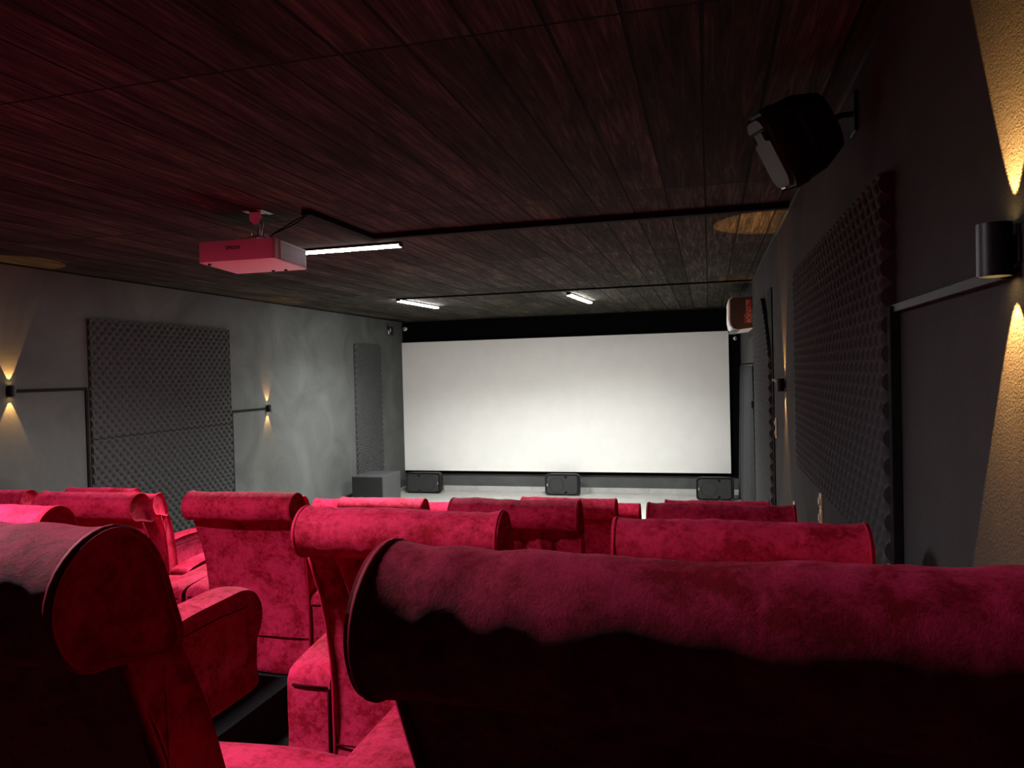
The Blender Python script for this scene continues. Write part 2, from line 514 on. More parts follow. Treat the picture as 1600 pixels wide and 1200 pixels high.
# ------------------------------------------------------------------ egg-crate foam
def foam(name, side, y0, y1, z0, z1, label, cell=0.054, amp=0.018, cut=None, res=6):
    """Egg-crate sheet against a side wall (side=-1 left wall, +1 right wall)."""
    ny = max(2, round((y1 - y0) / cell)) * res
    nz = max(2, round((z1 - z0) / cell)) * res
    me = D.meshes.new(name)
    X = XL if side < 0 else XR
    vs, fs = [], []
    for j in range(nz + 1):
        for i in range(ny + 1):
            u, v = i / ny, j / nz
            y = y0 + (y1 - y0) * u
            z = z0 + (z1 - z0) * v
            a = math.pi * (y - y0) / cell * 1.0
            c = math.pi * (z - z0) / cell * 1.0
            k = math.cos(a) * math.cos(c)
            hgt = 0.038 - 1.6 * amp * max(0.0, k) ** 1.15 + 0.4 * amp * max(0.0, -k)
            if cut:
                y = y0 + (y1 - y0) * u
                yy = cut(z)
                if y < yy:
                    y = yy
            vs.append((X - side * hgt, y, z))
    W = ny + 1
    for j in range(nz):
        for i in range(ny):
            q = (j * W + i, j * W + i + 1, (j + 1) * W + i + 1, (j + 1) * W + i)
            fs.append(q if side > 0 else q[::-1])
    # skirt back to the wall
    ring = [i for i in range(W)] + [j * W + ny for j in range(1, nz + 1)] + [nz * W + i for i in range(ny - 1, -1, -1)] + [j * W for j in range(nz - 1, 0, -1)]
    base = len(vs)
    for r in ring:
        vs.append((X - side * 0.001, vs[r][1], vs[r][2]))
    for k in range(len(ring)):
        a, b = ring[k], ring[(k + 1) % len(ring)]
        c, d = base + (k + 1) % len(ring), base + k
        q = (a, d, c, b)
        fs.append(q if side > 0 else q[::-1])
    me.from_pydata(vs, [], fs)
    me.materials.append(M['foam'])
    for p in me.polygons:
        p.use_smooth = True
    me.set_sharp_from_angle(angle=math.radians(60))
    o = D.objects.new(name, me)
    COL.objects.link(o)
    return tag(o, label, 'acoustic panel', 'egg-crate foam panels on the side walls')

ZP = EYE
foam('acoustic_foam_panel', -1, 6.53, 8.93, ZP - 0.60, ZP + 0.68, 'upper sheet of the wide dark egg-crate foam on the left wall')
foam('acoustic_foam_panel', -1, 6.53, 8.93, ZP - 1.85, ZP - 0.605, 'lower sheet of the wide dark egg-crate foam on the left wall')
foam('acoustic_foam_panel', -1, 12.68, 13.82, ZP - 1.95, ZP + 0.60, 'tall narrow egg-crate foam sheet on left wall close to the screen', res=4)
foam('acoustic_foam_panel', 1, 2.66, 5.27, ZP - 0.66, ZP + 0.62, 'big near egg-crate foam sheet on right wall beside the seats', cell=0.046)
foam('acoustic_foam_panel', 1, 7.52, 10.0, ZP - 1.78, ZP + 0.72, 'far egg-crate foam sheet on right wall next to the curtained opening', res=4,
     cut=lambda z: 7.52 + max(0, (z - ZP - 0.05)) ** 1.5 * 1.6)
bm = bmesh.new(); box(bm, XR - 0.012, XR, 7.42, 7.9, ZP - 1.80, ZP + 0.74, 0.002)
tag(link('backing_board', bm, M['duct_black']), 'black backing edge showing at the peeled side of the far right panel', 'board')

# ------------------------------------------------------------------ wall lamps
def sconce(x, y, z, s, label, power=1.0):
    """Up-and-down wall lamp; s=+1 on the right wall, -1 on the left."""
    t = empty('wall_lamp', (x, y, z))
    tag(t, label, 'wall lamp', 'up and down wall lamps')
    d = -s                                  # direction away from the wall
    cx = d * 0.038
    bm = bmesh.new(); box(bm, min(0, d * 0.007), max(0, d * 0.007), -0.03, 0.03, -0.028, 0.028, 0.002)
    link('wall_plate', bm, M['metal_black'], t)
    bm = bmesh.new(); box(bm, min(d * 0.004, d * 0.012), max(d * 0.004, d * 0.012), -0.018, 0.018, -0.022, 0.022, 0.001)
    link('bracket', bm, M['metal_black'], t)
    bm = bmesh.new()                        # hollow tube body
    n, ro, ri, hh = 40, 0.031, 0.028, 0.052
    R = []
    for (r, zz) in ((ro, -hh), (ro, hh), (ri, hh), (ri, -hh)):
        R.append([bm.verts.new((cx + r * math.cos(2 * math.pi * k / n), r * math.sin(2 * math.pi * k / n), zz)) for k in range(n)])
    for a in range(4):
        A, B = R[a], R[(a + 1) % 4]
        for k in range(n):
            bm.faces.new((A[k], A[(k + 1) % n], B[(k + 1) % n], B[k]))
    bmesh.ops.recalc_face_normals(bm, faces=bm.faces[:])
    link('lamp_body', bm, M['metal_black'], t, 40)
    for q in (-1, 1):
        bm = bmesh.new()
        bmesh.ops.create_cone(bm, cap_ends=True, segments=32, radius1=0.0278, radius2=0.0278, depth=0.008,
                              matrix=Matrix.Translation((cx, 0, q * 0.030)))
        link('lens', bm, M['warm'], t, 40)
        ld = D.lights.new('lamp_beam', 'SPOT')
        ld.energy = SCONCE * power
        ld.color = (1.0, 0.47, 0.13)
        ld.spot_size = math.radians(47)
        ld.spot_blend = 0.06
        ld.shadow_soft_size = 0.004
        lo = D.objects.new('lamp_beam', ld)
        COL.objects.link(lo)
        lo.parent = t
        lo.location = (cx - d * 0.004, 0, q * 0.040)
        # tilted a little towards the wall
        lo.rotation_euler = (0 if q < 0 else math.pi, 0, 0)
        lo.rotation_mode = 'QUATERNION'
        lo.rotation_quaternion = Vector((s * 0.03, 0, q)).to_track_quat('-Z', 'Y')
    return t
sconce(XR, 1.675, EYE + 0.217, 1, 'big nearest black wall lamp on the right wall, amber beams up and down', 1.5)
sconce(XR, 6.35, EYE - 0.154, 1, 'black wall lamp between the two foam panels on the right wall')
sconce(XR, 10.37, EYE - 0.506, 1, 'farthest tiny wall lamp on the right wall by the curtained opening', 0.6)
sconce(XL, 5.60, EYE - 0.058, -1, 'black wall lamp at the left edge of the picture on the left wall', 0.6)
sconce(XL, 9.83, EYE - 0.445, -1, 'small lit wall lamp on left wall between the two foam panels', 0.55)

# ------------------------------------------------------------------ projector
pj = empty('projector', (-3.126, 4.713, EYE + 0.803), (-0.036, -0.005, 0.05))
tag(pj, 'white box projector with vent slats hanging from the ceiling', 'projector')
PW, PL, PH = 0.574, 0.481, 0.142
bm = bmesh.new()
v0 = box(bm, -PW / 2, PW / 2, -PL / 2, PL / 2, 0, PH)
ve = [e for e in bm.edges if abs(e.verts[0].co.z - e.verts[1].co.z) > 0.05 ]
bmesh.ops.bevel(bm, geom=ve, offset=0.025, segments=5, profile=0.5, affect='EDGES')
he = [e for e in bm.edges if abs(e.verts[0].co.z - e.verts[1].co.z) < 1e-4 and len(e.link_faces) == 2 and abs(e.link_faces[0].normal.z - e.link_faces[1].normal.z) > 0.5]
bmesh.ops.bevel(bm, geom=he, offset=0.003, segments=2, profile=0.5, affect='EDGES')
link('body', bm, M['white_plastic'], pj, 35)
bm = bmesh.new()
box(bm, PW / 2 - 0.001, PW / 2 + 0.0015, -PL / 2 + 0.09, PL / 2 - 0.03, 0.014, PH - 0.01)
link('vent_panel', bm, M['ink'], pj)
bm = bmesh.new()
for k in range(12):
    zz = 0.018 + k * 0.0098
    box(bm, PW / 2, PW / 2 + 0.005, -PL / 2 + 0.09, PL / 2 - 0.03, zz, zz + 0.0042)
box(bm, PW / 2, PW / 2 + 0.005, -PL / 2 + 0.088, -PL / 2 + 0.092, 0.012, PH - 0.008)
box(bm, PW / 2, PW / 2 + 0.005, PL / 2 - 0.032, PL / 2 - 0.028, 0.012, PH - 0.008)
link('vent_slats', bm, M['white_plastic'], pj)
cu = D.curves.new('logo', 'FONT')
cu.body = 'EPSON'; cu.size = 0.033; cu.extrude = 0.0008; cu.align_x = 'CENTER'; cu.space_character = 1.05
cu.offset = 0.0007
tx = D.objects.new('logo_text', cu); COL.objects.link(tx)
bpy.context.view_layer.update()
lme = D.meshes.new_from_object(tx.evaluated_get(bpy.context.evaluated_depsgraph_get()))
D.objects.remove(tx)
lme.materials.clear(); lme.materials.append(M['ink'])
lg = D.objects.new('logo', lme); COL.objects.link(lg); lg.parent = pj
lg.location = (-0.018, -PL / 2 - 0.001, 0.078)
lg.rotation_euler = (math.pi / 2, 0, 0)
lg['label'] = 'small black lettering on the white case'
bm = bmesh.new()
bmesh.ops.create_cone(bm, cap_ends=True, segments=32, radius1=0.042, radius2=0.05, depth=0.03,
                      matrix=Matrix.Translation((0.08, PL / 2 + 0.008, 0.07)) @ Matrix.Rotation(-math.pi / 2, 4, 'X'))
link('lens', bm, M['ink'], pj, 40)
for px, py in ((-PW / 2 + 0.05, -PL / 2 + 0.06), (0.04, PL / 2 - 0.05), (0.14, PL / 2 - 0.05)):
    bm = bmesh.new()
    bmesh.ops.create_cone(bm, cap_ends=True, segments=20, radius1=0.010, radius2=0.013, depth=0.014, matrix=Matrix.Translation((px, py, -0.005)))
    link('foot', bm, M['ink'], pj, 40)
mt = empty('projector_mount', (-2.985, 4.56, ZT))
tag(mt, 'zinc ceiling bracket carrying the white projector', 'mount')
hz = 1.15 - 0.803 - PH
bm = bmesh.new()
box(bm, -0.075, -0.035, -0.075, 0.075, -0.008, 0, 0.002)
box(bm, 0.035, 0.075, -0.075, 0.075, -0.008, 0, 0.002)
box(bm, -0.04, 0.04, -0.03, 0.03, -0.012, -0.002, 0.002)
link('ceiling_plate', bm, M['steel'], mt)
bm = bmesh.new()
vs = [bm.verts.new(p) for p in ((-0.05, -0.03, -0.01), (0.04, -0.03, -0.01), (0.04, -0.03, -0.055), (0.015, -0.03, -0.09), (-0.02, -0.03, -0.09), (-0.045, -0.03, -0.06))]
f = bm.faces.new(vs)
r = bmesh.ops.extrude_face_region(bm, geom=[f])
bmesh.ops.translate(bm, vec=(0, 0.004, 0), verts=[v for v in r['geom'] if isinstance(v, bmesh.types.BMVert)])
bmesh.ops.recalc_face_normals(bm, faces=bm.faces[:])
link('bracket', bm, M['white_plastic'], mt)
bm = bmesh.new()
tube(bm, [(0, 0, -0.008), (0, 0, -hz + 0.01)], 0.011, 14)
tube(bm, [(0.03, 0.0, -0.03), (0.045, -0.01, -0.08), (0.02, -0.01, -hz + 0.03)], 0.005, 8)
link('pole', bm, M['steel'], mt, 40)
bm = bmesh.new()
for a in range(4):
    ca, sa = math.cos(a * math.pi / 2 + 0.5), math.sin(a * math.pi / 2 + 0.5)
    tube(bm, [(0.01 * ca, 0.01 * sa, -hz + 0.035), (0.05 * ca, 0.05 * sa, -hz + 0.03), (0.12 * ca, 0.12 * sa, -hz + 0.004)], 0.005, 8)
    tube(bm, [(0.05 * ca, 0.05 * sa, -hz + 0.03), (0.05 * ca, 0.05 * sa, -hz + 0.055)], 0.007, 8)
link('spider_arm', bm, M['steel'], mt, 40)
for k, off in enumerate((0, 0.012)):
    bm = bmesh.new()
    P = [Vector((-2.93, 4.60 + 3 * off, EYE + 0.95)), Vector((-2.88, 4.56, EYE + 0.985)), Vector((-2.80, 4.58, EYE + 1.02 + off)), Vector((-2.71, 4.60, EYE + 1.06 + 2 * off)), Vector((-2.65, 4.62, ZT - 0.04))]
    pts = []
    for i in range(len(P) - 1):
        for q in range(5):
            pts.append(P[i].lerp(P[i + 1], q / 5))
    pts.append(P[-1])
    tube(bm, pts, 0.004, 8)
    tag(link('projector_cable', bm, M['duct_black'], smooth=60), ('upper' if k else 'lower') + ' of two black cables looping from the projector to the ceiling duct', 'cable')

# ------------------------------------------------------------------ PA speakers
def pa_speaker(W, H, Dp, label, ring_on=True):
    """Local: W along x, H along z, front face at y=0 looking to -y, body back to y=Dp."""
    t = empty('loudspeaker', (0, 0, 0))
    tag(t, label, 'speaker')
    bm = bmesh.new()
    n = 8
    def rr(w, h, r, y):
        out = []
        for cx, cz, a0 in ((w / 2 - r, h / 2 - r, 0), (-w / 2 + r, h / 2 - r, 90), (-w / 2 + r, -h / 2 + r, 180), (w / 2 - r, -h / 2 + r, 270)):
            for k in range(n + 1):
                a = math.radians(a0 + 90 * k / n)
                out.append(bm.verts.new((cx + r * math.cos(a), y, cz + H / 2 + r * math.sin(a))))
        return out
    rings = [rr(W * 0.93, H * 0.9, 0.05, 0.012), rr(W * 0.97, H * 0.96, 0.06, 0.0), rr(W, H, 0.07, 0.015), rr(W, H, 0.07, 0.06),
             rr(W * 0.97, H * 0.97, 0.08, 0.065), rr(W * 0.94, H * 0.94, 0.08, Dp * 0.6), rr(W * 0.72, H * 0.8, 0.08, Dp * 0.97), rr(W * 0.62, H * 0.7, 0.07, Dp)]
    for a, b in zip(rings, rings[1:]):
        m_ = len(a)
        for k in range(m_):
            bm.faces.new((a[k], a[(k + 1) % m_], b[(k + 1) % m_], b[k]))
    bm.faces.new(rings[0]); bm.faces.new(rings[-1][::-1])
    bmesh.ops.recalc_face_normals(bm, faces=bm.faces[:])
    link('cabinet', bm, M['black_plastic'], t, 40)
    # grille: slightly domed plate with two notches
    bm = bmesh.new()
    pts = []
    w, h, r = W * 0.88, H * 0.84, 0.055
    base = []
    for cx, cz, a0 in ((w / 2 - r, h / 2 - r, 0), (-w / 2 + r, h / 2 - r, 90), (-w / 2 + r, -h / 2 + r, 180), (w / 2 - r, -h / 2 + r, 270)):
        for k in range(n + 1):
            a = math.radians(a0 + 90 * k / n)
            base.append((cx + r * math.cos(a), cz + r * math.sin(a)))
        if a0 == 0:
            for q in ((-0.05, h / 2), (-0.06, h / 2 - 0.05), (-0.10, h / 2 - 0.05), (-0.11, h / 2)):
                base.append(q)
        if a0 == 180:
            for q in ((-0.11, -h / 2), (-0.10, -h / 2 + 0.05), (-0.06, -h / 2 + 0.05), (-0.05, -h / 2)):
                base.append(q)
    A = [bm.verts.new((x, -0.001, z + H / 2)) for x, z in base]
    B = [bm.verts.new((x * 0.96, -0.016, z * 0.95 + H / 2)) for x, z in base]
    for k in range(len(A)):
        bm.faces.new((A[k], A[(k + 1) % len(A)], B[(k + 1) % len(A)], B[k]))
    bm.faces.new(B)
    bmesh.ops.recalc_face_normals(bm, faces=bm.faces[:])
    link('grille', bm, M['grille'], t, 30)
    bm = bmesh.new()
    ring = [(W * 0.16 + H * 0.33 * math.cos(2 * math.pi * k / 32), -0.017, H / 2 + H * 0.33 * math.sin(2 * math.pi * k / 32)) for k in range(32)]
    if ring_on:
        tube(bm, ring, 0.0035, 6, True)
        link('woofer_ring', bm, M['black_plastic'], t, 60)
    bm = bmesh.new()
    box(bm, W * 0.415, W * 0.44, -0.022, -0.006, H / 2 - 0.025, H / 2 + 0.025, 0.003)
    o = link('badge', bm, M['steel'], t); o['label'] = 'small metal badge at the grille end'
    bm = bmesh.new()
    box(bm, -0.09, 0.09, Dp * 0.45, Dp * 0.55, H * 0.93, H * 0.99, 0.006)
    link('handle', bm, M['black_plastic'], t)
    return t
s1 = pa_speaker(0.78, 0.43, 0.36, 'black loudspeaker lying on the floor under the left end of the screen')
s1.location = (-5.80, 14.50, 0.0)
s2 = pa_speaker(0.70, 0.43, 0.36, 'black loudspeaker lying on the floor under the middle of the screen')
s2.location = (-2.86, 14.52, 0.0); s2.rotation_euler = (0, 0, 0)
s3 = pa_speaker(0.68, 0.43, 0.36, 'black loudspeaker lying on the floor under the right end of the screen')
s3.location = (0.06, 14.28, 0.0)
for s in (s2, s3):               # these two lie the other way up
    s.rotation_euler = (0, math.pi, 0)
    s.location.z = 0.43

# the speaker hung high on the right wall
sp = pa_speaker(0.345, 0.235, 0.25, 'black loudspeaker tilted down from a bracket high on the right wall', ring_on=False)
nrm = Vector((-0.87, -0.14, -0.47)).normalized()
longax = Vector((0.42, 0.22, -0.88)); longax = (longax - nrm * longax.dot(nrm)).normalized()
yax = -nrm
zax = longax.cross(yax).normalized()
Ms = Matrix((longax, yax, zax)).transposed().to_4x4()
ctr = Vector((0.262, 3.22, EYE + 0.862))
sp.matrix_world = Matrix.Translation(ctr - zax * 0.1175) @ Ms
bm = bmesh.new()
box(bm, XR - 0.012, XR, 3.22, 3.32, EYE + 0.92, EYE + 1.08, 0.002)
mk = link('speaker_bracket', bm, M['metal_black'])
tag(mk, 'black bracket on the right wall holding the high tilted loudspeaker', 'bracket')
bm = bmesh.new()
tube(bm, [(XR - 0.01, 3.27, EYE + 1.0), (XR - 0.05, 3.27, EYE + 1.0), (ctr - nrm * 0.245)], 0.012, 10)
a = link('bracket_arm', bm, M['metal_black'], mk, 40)

# ------------------------------------------------------------------ subwoofer cabinet
sb = empty('subwoofer', (-5.86, 12.42, 0.0))
tag(sb, 'big charcoal subwoofer box on the floor by the left wall', 'subwoofer')
bm = bmesh.new(); box(bm, -0.30, 0.30, -0.38, 0.38, 0.03, 0.70, 0.008)
link('cabinet', bm, M['box_dark'], sb)
bm = bmesh.new(); box(bm, -0.285, 0.285, -0.395, -0.381, 0.045, 0.685, 0.005)
link('grille', bm, M['black_plastic'], sb)
for sx in (-1, 1):
    for sy in (-1, 1):
        bm = bmesh.new()
        bmesh.ops.create_cone(bm, cap_ends=True, segments=16, radius1=0.02, radius2=0.025, depth=0.03, matrix=Matrix.Translation((sx * 0.25, sy * 0.32, 0.015)))
        link('foot', bm, M['black_plastic'], sb, 40)

# ------------------------------------------------------------------ air conditioner
ac = empty('air_conditioner', (XR, 10.75, EYE + 0.50))
tag(ac, 'wall-mounted air conditioner above the curtain, dark end towards the seats', 'air conditioner')
prof = [(0, 0.46), (-0.27, 0.46), (-0.31, 0.43), (-0.315, 0.16), (-0.30, 0.07), (-0.26, 0.02), (-0.20, 0.0), (0, 0.02)]
def prism(bm, pr, y0, y1):
    A = [bm.verts.new((x, y0, z)) for x, z in pr]; B = [bm.verts.new((x, y1, z)) for x, z in pr]
    for k in range(len(A)):
        bm.faces.new((A[k], A[(k + 1) % len(A)], B[(k + 1) % len(A)], B[k]))
    bm.faces.new(A); bm.faces.new(B)
    bmesh.ops.recalc_face_normals(bm, faces=bm.faces[:])
bm = bmesh.new(); prism(bm, prof, 0.0, 1.15)
link('casing', bm, M['white_plastic'], ac, 40)
bm = bmesh.new(); prism(bm, [(x * 0.93, 0.01 + z * 0.96) for x, z in prof], -0.012, 0.0)
o = link('end_cover', bm, M['brown_plastic'], ac, 40); o['label'] = 'dark end cover'
bm = bmesh.new(); box(bm, -0.085, -0.01, -0.014, -0.012, 0.13, 0.42)
box(bm, -0.11, -0.01, -0.0145, -0.0125, 0.10, 0.21)
o = link('sticker', bm, M['sticker'], ac); o['label'] = 'reddish energy label'
bm = bmesh.new(); box(bm, -0.29, -0.18, 0.05, 1.1, -0.006, 0.004)
link('air_flap', bm, M['grey_plastic'], ac)

# ------------------------------------------------------------------ curtain
ct = empty('doorway_curtain', (XR + 0.02, 12.4, 0.0))
tag(ct, 'long charcoal curtain hanging in the doorway on the right, pulled towards the screen', 'curtain')
bm = bmesh.new()
n = 150
y0, y1 = -1.25, 2.05
cols = []
for i in range(n + 1):
    u = i / n
    y = y0 + (y1 - y0) * u
    d = 0.085 * math.sin(u * 62) + 0.02 * math.sin(u * 23 + 1)
    col = []
    for j in range(13):
        v = j / 12
        col.append(bm.verts.new((-0.02 + d * (0.35 + 0.65 * v), y + 0.03 * v * math.sin(u * 9), (DH - 0.04) * (1 - v) + 0.02 * v)))
    cols.append(col)
for a, b in zip(cols, cols[1:]):
    for j in range(12):
        bm.faces.new((a[j], a[j + 1], b[j + 1], b[j]))
o = link('curtain_cloth', bm, M['curtain'], ct, 180)
sm = o.modifiers.new('thickness', 'SOLIDIFY'); sm.thickness = 0.004
bm = bmesh.new(); tube(bm, [(-0.02, -1.66, DH - 0.03), (-0.02, 2.12, DH - 0.03)], 0.012, 12)
link('curtain_rod', bm, M['metal_black'], ct, 40)

# ------------------------------------------------------------------ small devices
def camera_dome(loc, label, r=0.045):
    t = empty('security_camera', loc)
    tag(t, label, 'camera')
    bm = bmesh.new(); bmesh.ops.create_uvsphere(bm, u_segments=24, v_segments=14, radius=r)
    link('housing', bm, M['white_plastic'], t, 180)
    bm = bmesh.new(); bmesh.ops.create_uvsphere(bm, u_segments=16, v_segments=10, radius=r * 0.45, matrix=Matrix.Translation((0.1 * r, -r * 0.72, -0.1 * r)))
    link('lens', bm, M['ink'], t, 180)
    bm = bmesh.new(); tube(bm, [(0, r * 0.8, 0), (0, 15.012 - loc[1], 0)], r * 0.3, 10)
    link('stem', bm, M['grey_plastic'], t, 40)
    return t
camera_dome((-6.27, 14.9, EYE + 0.985), 'tiny white dome camera above the top left corner of the screen')
camera_dome((0.49, 14.88, EYE + 0.54), 'tiny white camera beside the top right corner of the screen', 0.035)
t = empty('wall_speaker', (XL, 14.25, EYE + 0.84))
tag(t, 'small black device hanging high on left wall at the screen corner', 'speaker')
bm = bmesh.new(); box(bm, 0.02, 0.11, -0.05, 0.05, -0.02, 0.16, 0.008)
link('case', bm, M['black_plastic'], t)
bm = bmesh.new(); box(bm, 0.0, 0.03, -0.03, 0.03, 0.03, 0.11, 0.003)
link('wall_plate', bm, M['grey_plastic'], t)
bm = bmesh.new(); box(bm, 0.035, 0.055, -0.056, -0.049, 0.0, 0.08, 0.002)
box(bm, 0.075, 0.09, -0.056, -0.049, 0.05, 0.12, 0.002)  # white strips put in as the highlights on the black case
o = link('front_highlight', bm, M['white_plastic'], t); o['label'] = 'pale strips standing in for highlights on the front'
bm = bmesh.new(); tube(bm, [(0.05, 0, 0.15), (0.04, 0, 0.21), (0.01, 0.01, 0.29)], 0.004, 8)
link('cable', bm, M['grey_plastic'], t, 60)

def outlet(y, z, label, h=0.085, wd=0.085, n=1):
    t = empty('wall_socket', (XR, y, z))
    tag(t, label, 'socket', 'cream sockets on the right wall')
    for k in range(n):
        zz = k * (h + 0.004)
        bm = bmesh.new(); box(bm, -0.012, 0.0, -wd / 2, wd / 2, zz, zz + h, 0.004)
        link('cover_plate', bm, M['cream'], t)
        bm = bmesh.new()
        bmesh.ops.create_cone(bm, cap_ends=True, segments=24, radius1=0.022, radius2=0.024, depth=0.012,
                              matrix=Matrix.Translation((-0.014, 0, zz + h / 2)) @ Matrix.Rotation(math.pi / 2, 4, 'Y'))
        link('socket_ring', bm, M['cream'], t, 40)
    return t
outlet(2.72, EYE - 0.715, 'cream socket at the foot of the black duct on the right wall')
outlet(4.40, EYE - 0.885, 'double cream wall socket under the big foam sheet', n=2, wd=0.07)
outlet(5.77, EYE - 1.08, 'cream socket low on right wall just behind the seat corner')
outlet(7.20, EYE - 0.66, 'cream socket pair below the middle lamp on right wall', h=0.09, wd=0.07, n=2)

# ------------------------------------------------------------------ armchairs
HW = 0.352                         # half width of the back
def chair(cx, cy, zf, ztop, label, group, sx=1.0, sy=1.0, seed=1, folds=(), rz=0.0):
    H = 1.10
    rs = random.Random(seed)
    t = empty('armchair', (cx, cy, zf), (0, 0, rz))
    t.scale = (sx, sy, (ztop - zf) / H)
    tag(t, label, 'armchair', group)
    V = M['velvet']
    ph = rs.uniform(0, 50)

    def soft(x, p, amp):
        return amp * noise.noise(Vector((x * 3.1 + ph, p.x * 3, p.y * 3.1)))

    def back_disp(x, p, nv, u):
        q = soft(x, p, 0.016)
        rear = 1 if nv.x < -0.5 else 0
        z = p.y
        if rear:
            # cloth sinks a little between the edges
            k = max(0, 1 - (x / HW) ** 4)
            q -= 0.012 * k * (1 if z > 0.5 else 0.4)
            for fx, fw, fa, fz0, fz1, sl in folds:
                xx = fx + sl * (0.93 - z)
                g = math.exp(-((x - xx) / fw) ** 2)
                zz = max(0.0, min(1.0, (z - fz0) / max(1e-3, (fz1 - fz0))))
                q += fa * g * math.sin(math.pi * min(1, zz * 1.0)) if fz0 < z < fz1 + 0.05 else 0
            q += 0.006 * noise.noise(Vector((x * 18 + ph, 0, z * 4 + ph))) * max(0, (z - 0.4))
        dx = 0.0
        tz = max(0.0, min(1.0, (0.93 - z) / 0.45))
        dx -= x / HW * 0.014 * tz
        dx -= x / HW * 0.02 * max(0.0, min(1.0, (z - 0.93) / 0.03))
        return q, dx

    bp = [(0.13, 0.02), (0.13, 0.25), (0.13, 0.44), (0.124, 0.54), (0.106, 0.67), (0.078, 0.78), (0.044, 0.86), (0.010, 0.93), (0.012, 0.97),
          (0.04, 0.985), (0.075, 0.975), (0.105, 0.95), (0.13, 0.91), (0.172, 0.84), (0.205, 0.76), (0.235, 0.65), (0.255, 0.50), (0.265, 0.3), (0.265, 0.02)]
    bm = bmesh.new()
    sweep(bm, resample(bp, 76), -HW, HW, 100 if folds else 34, back_disp, 0.016)
    br = link('backrest', bm, V, t, 50)

    # rolled head of the back
    hp = [(0.004, 0.938), (-0.036, 0.944), (-0.066, 0.966), (-0.083, 1.002), (-0.083, 1.035), (-0.068, 1.066), (-0.038, 1.090),
          (0.0, 1.100), (0.036, 1.092), (0.066, 1.068), (0.088, 1.030), (0.103, 0.985), (0.118, 0.935), (0.10, 0.915), (0.05, 0.925)]
    def head_disp(x, p, nv, u):
        q = soft(x, p, 0.008)
        q += 0.0035 * noise.noise(Vector((x * 26 + ph, p.x * 6, p.y * 5)))
        e = max(0.0, min(1.0, (HW - abs(x)) / 0.05))
        q = q * e + 0.0035 * (1 - e)          # the end is held in shape by the piping
        return q, 0.0
    bm = bmesh.new()
    sweep(bm, resample(hp, 64), -HW - 0.003, HW + 0.003, 36, head_disp, 0.016, 4)
    link('head_roll', bm, V, t, 60)

    # piping: ring on each end of the roll and down the rear edge of the back
    for s in (-1, 1):
        pr = resample(hp, 40)
        c = sum(pr, Vector((0, 0))) / len(pr)
        bm = bmesh.new()
        tube(bm, [(s * (HW - 0.007), c.x + (p.x - c.x) * 1.0, c.y + (p.y - c.y) * 1.0) for p in pr], 0.0058, 6, True)
        link('roll_piping', bm, M['piping'], t, 180)
        bm = bmesh.new()
        tube(bm, [(s * (HW - 0.004 - 0.014 * max(0, min(1, (0.93 - z) / 0.45))), y + 0.006, z) for y, z in ((0.012, 0.925), (0.040, 0.86), (0.074, 0.78), (0.101, 0.67), (0.119, 0.54), (0.125, 0.44), (0.126, 0.25), (0.126, 0.03))], 0.0065, 6)
        link('back_piping', bm, M['piping'], t, 180)
        bm = bmesh.new()
        tube(bm, [(s * 0.352, 0.127, z) for z in (0.03, 0.2, 0.43)], 0.005, 5)
        link('back_seam', bm, M['seam'], t, 180)
    bm = bmesh.new()
    tube(bm, [(x, 0.131 - 0.012 * 0.4 * (1 - (x / HW) ** 4), 0.235) for x in [(-0.33 + 0.66 * k / 14) for k in range(15)]], 0.0032, 5)
    link('hem_seam', bm, M['seam'], t, 180)

    # arms
    ap = [(0.128, 0.02), (0.128, 0.25), (0.127, 0.44), (0.138, 0.475), (0.18, 0.495), (0.35, 0.515), (0.55, 0.528), (0.78, 0.532),
          (0.90, 0.528), (0.99, 0.495), (1.045, 0.42), (1.05, 0.35), (1.025, 0.285), (1.0, 0.25), (0.99, 0.12), (0.985, 0.02),
          (0.7, 0.015), (0.4, 0.015)]
    for s in (-1, 1):
        bm = bmesh.new()
        x0, x1 = (0.345, 0.519) if s > 0 else (-0.519, -0.345)
        def arm_disp(x, p, nv, u, s=s):
            q = soft(x + 5 * s, p, 0.008)
            q += 0.012 * (1 - ((abs(x) - 0.432) / 0.087) ** 2) * (1 if nv.y > 0.5 else 0)
            return q, 0.0
        sweep(bm, resample(ap, 80), x0, x1, 8, arm_disp, 0.03, 5)
        ar = link('armrest', bm, V, t, 60)
        bm = bmesh.new()
        tube(bm, [(s * 0.356, 0.125, 0.435), (s * 0.44, 0.123, 0.436), (s * 0.495, 0.125, 0.437)], 0.0048, 5)
        link('rear_seam', bm, M['seam'], ar, 180)
        bm = bmesh.new()
        tube(bm, [(s * 0.5185, y, z) for y, z in ((0.14, 0.437), (0.4, 0.45), (0.7, 0.455), (0.93, 0.44))], 0.003, 5)
        link('side_seam', bm, M['seam'], ar, 180)
    # seat
    bm = bmesh.new(); box(bm, -0.348, 0.348, 0.20, 0.92, 0.02, 0.225, 0.012, 2)
    link('seat_base', bm, V, t, 40)
    sp_ = [(0.22, 0.23), (0.22, 0.31), (0.26, 0.345), (0.5, 0.355), (0.75, 0.35), (0.9, 0.335), (0.945, 0.30), (0.94, 0.25), (0.9, 0.228), (0.5, 0.225)]
    bm = bmesh.new()
    sweep(bm, resample(sp_, 48), -0.343, 0.343, 16, lambda x, p, nv, u: (soft(x, p, 0.012) + (0.014 * (1 - (x / 0.343) ** 2) if nv.y > 0.5 else 0), 0.0), 0.03, 4)
    link('seat_cushion', bm, V, t, 60)
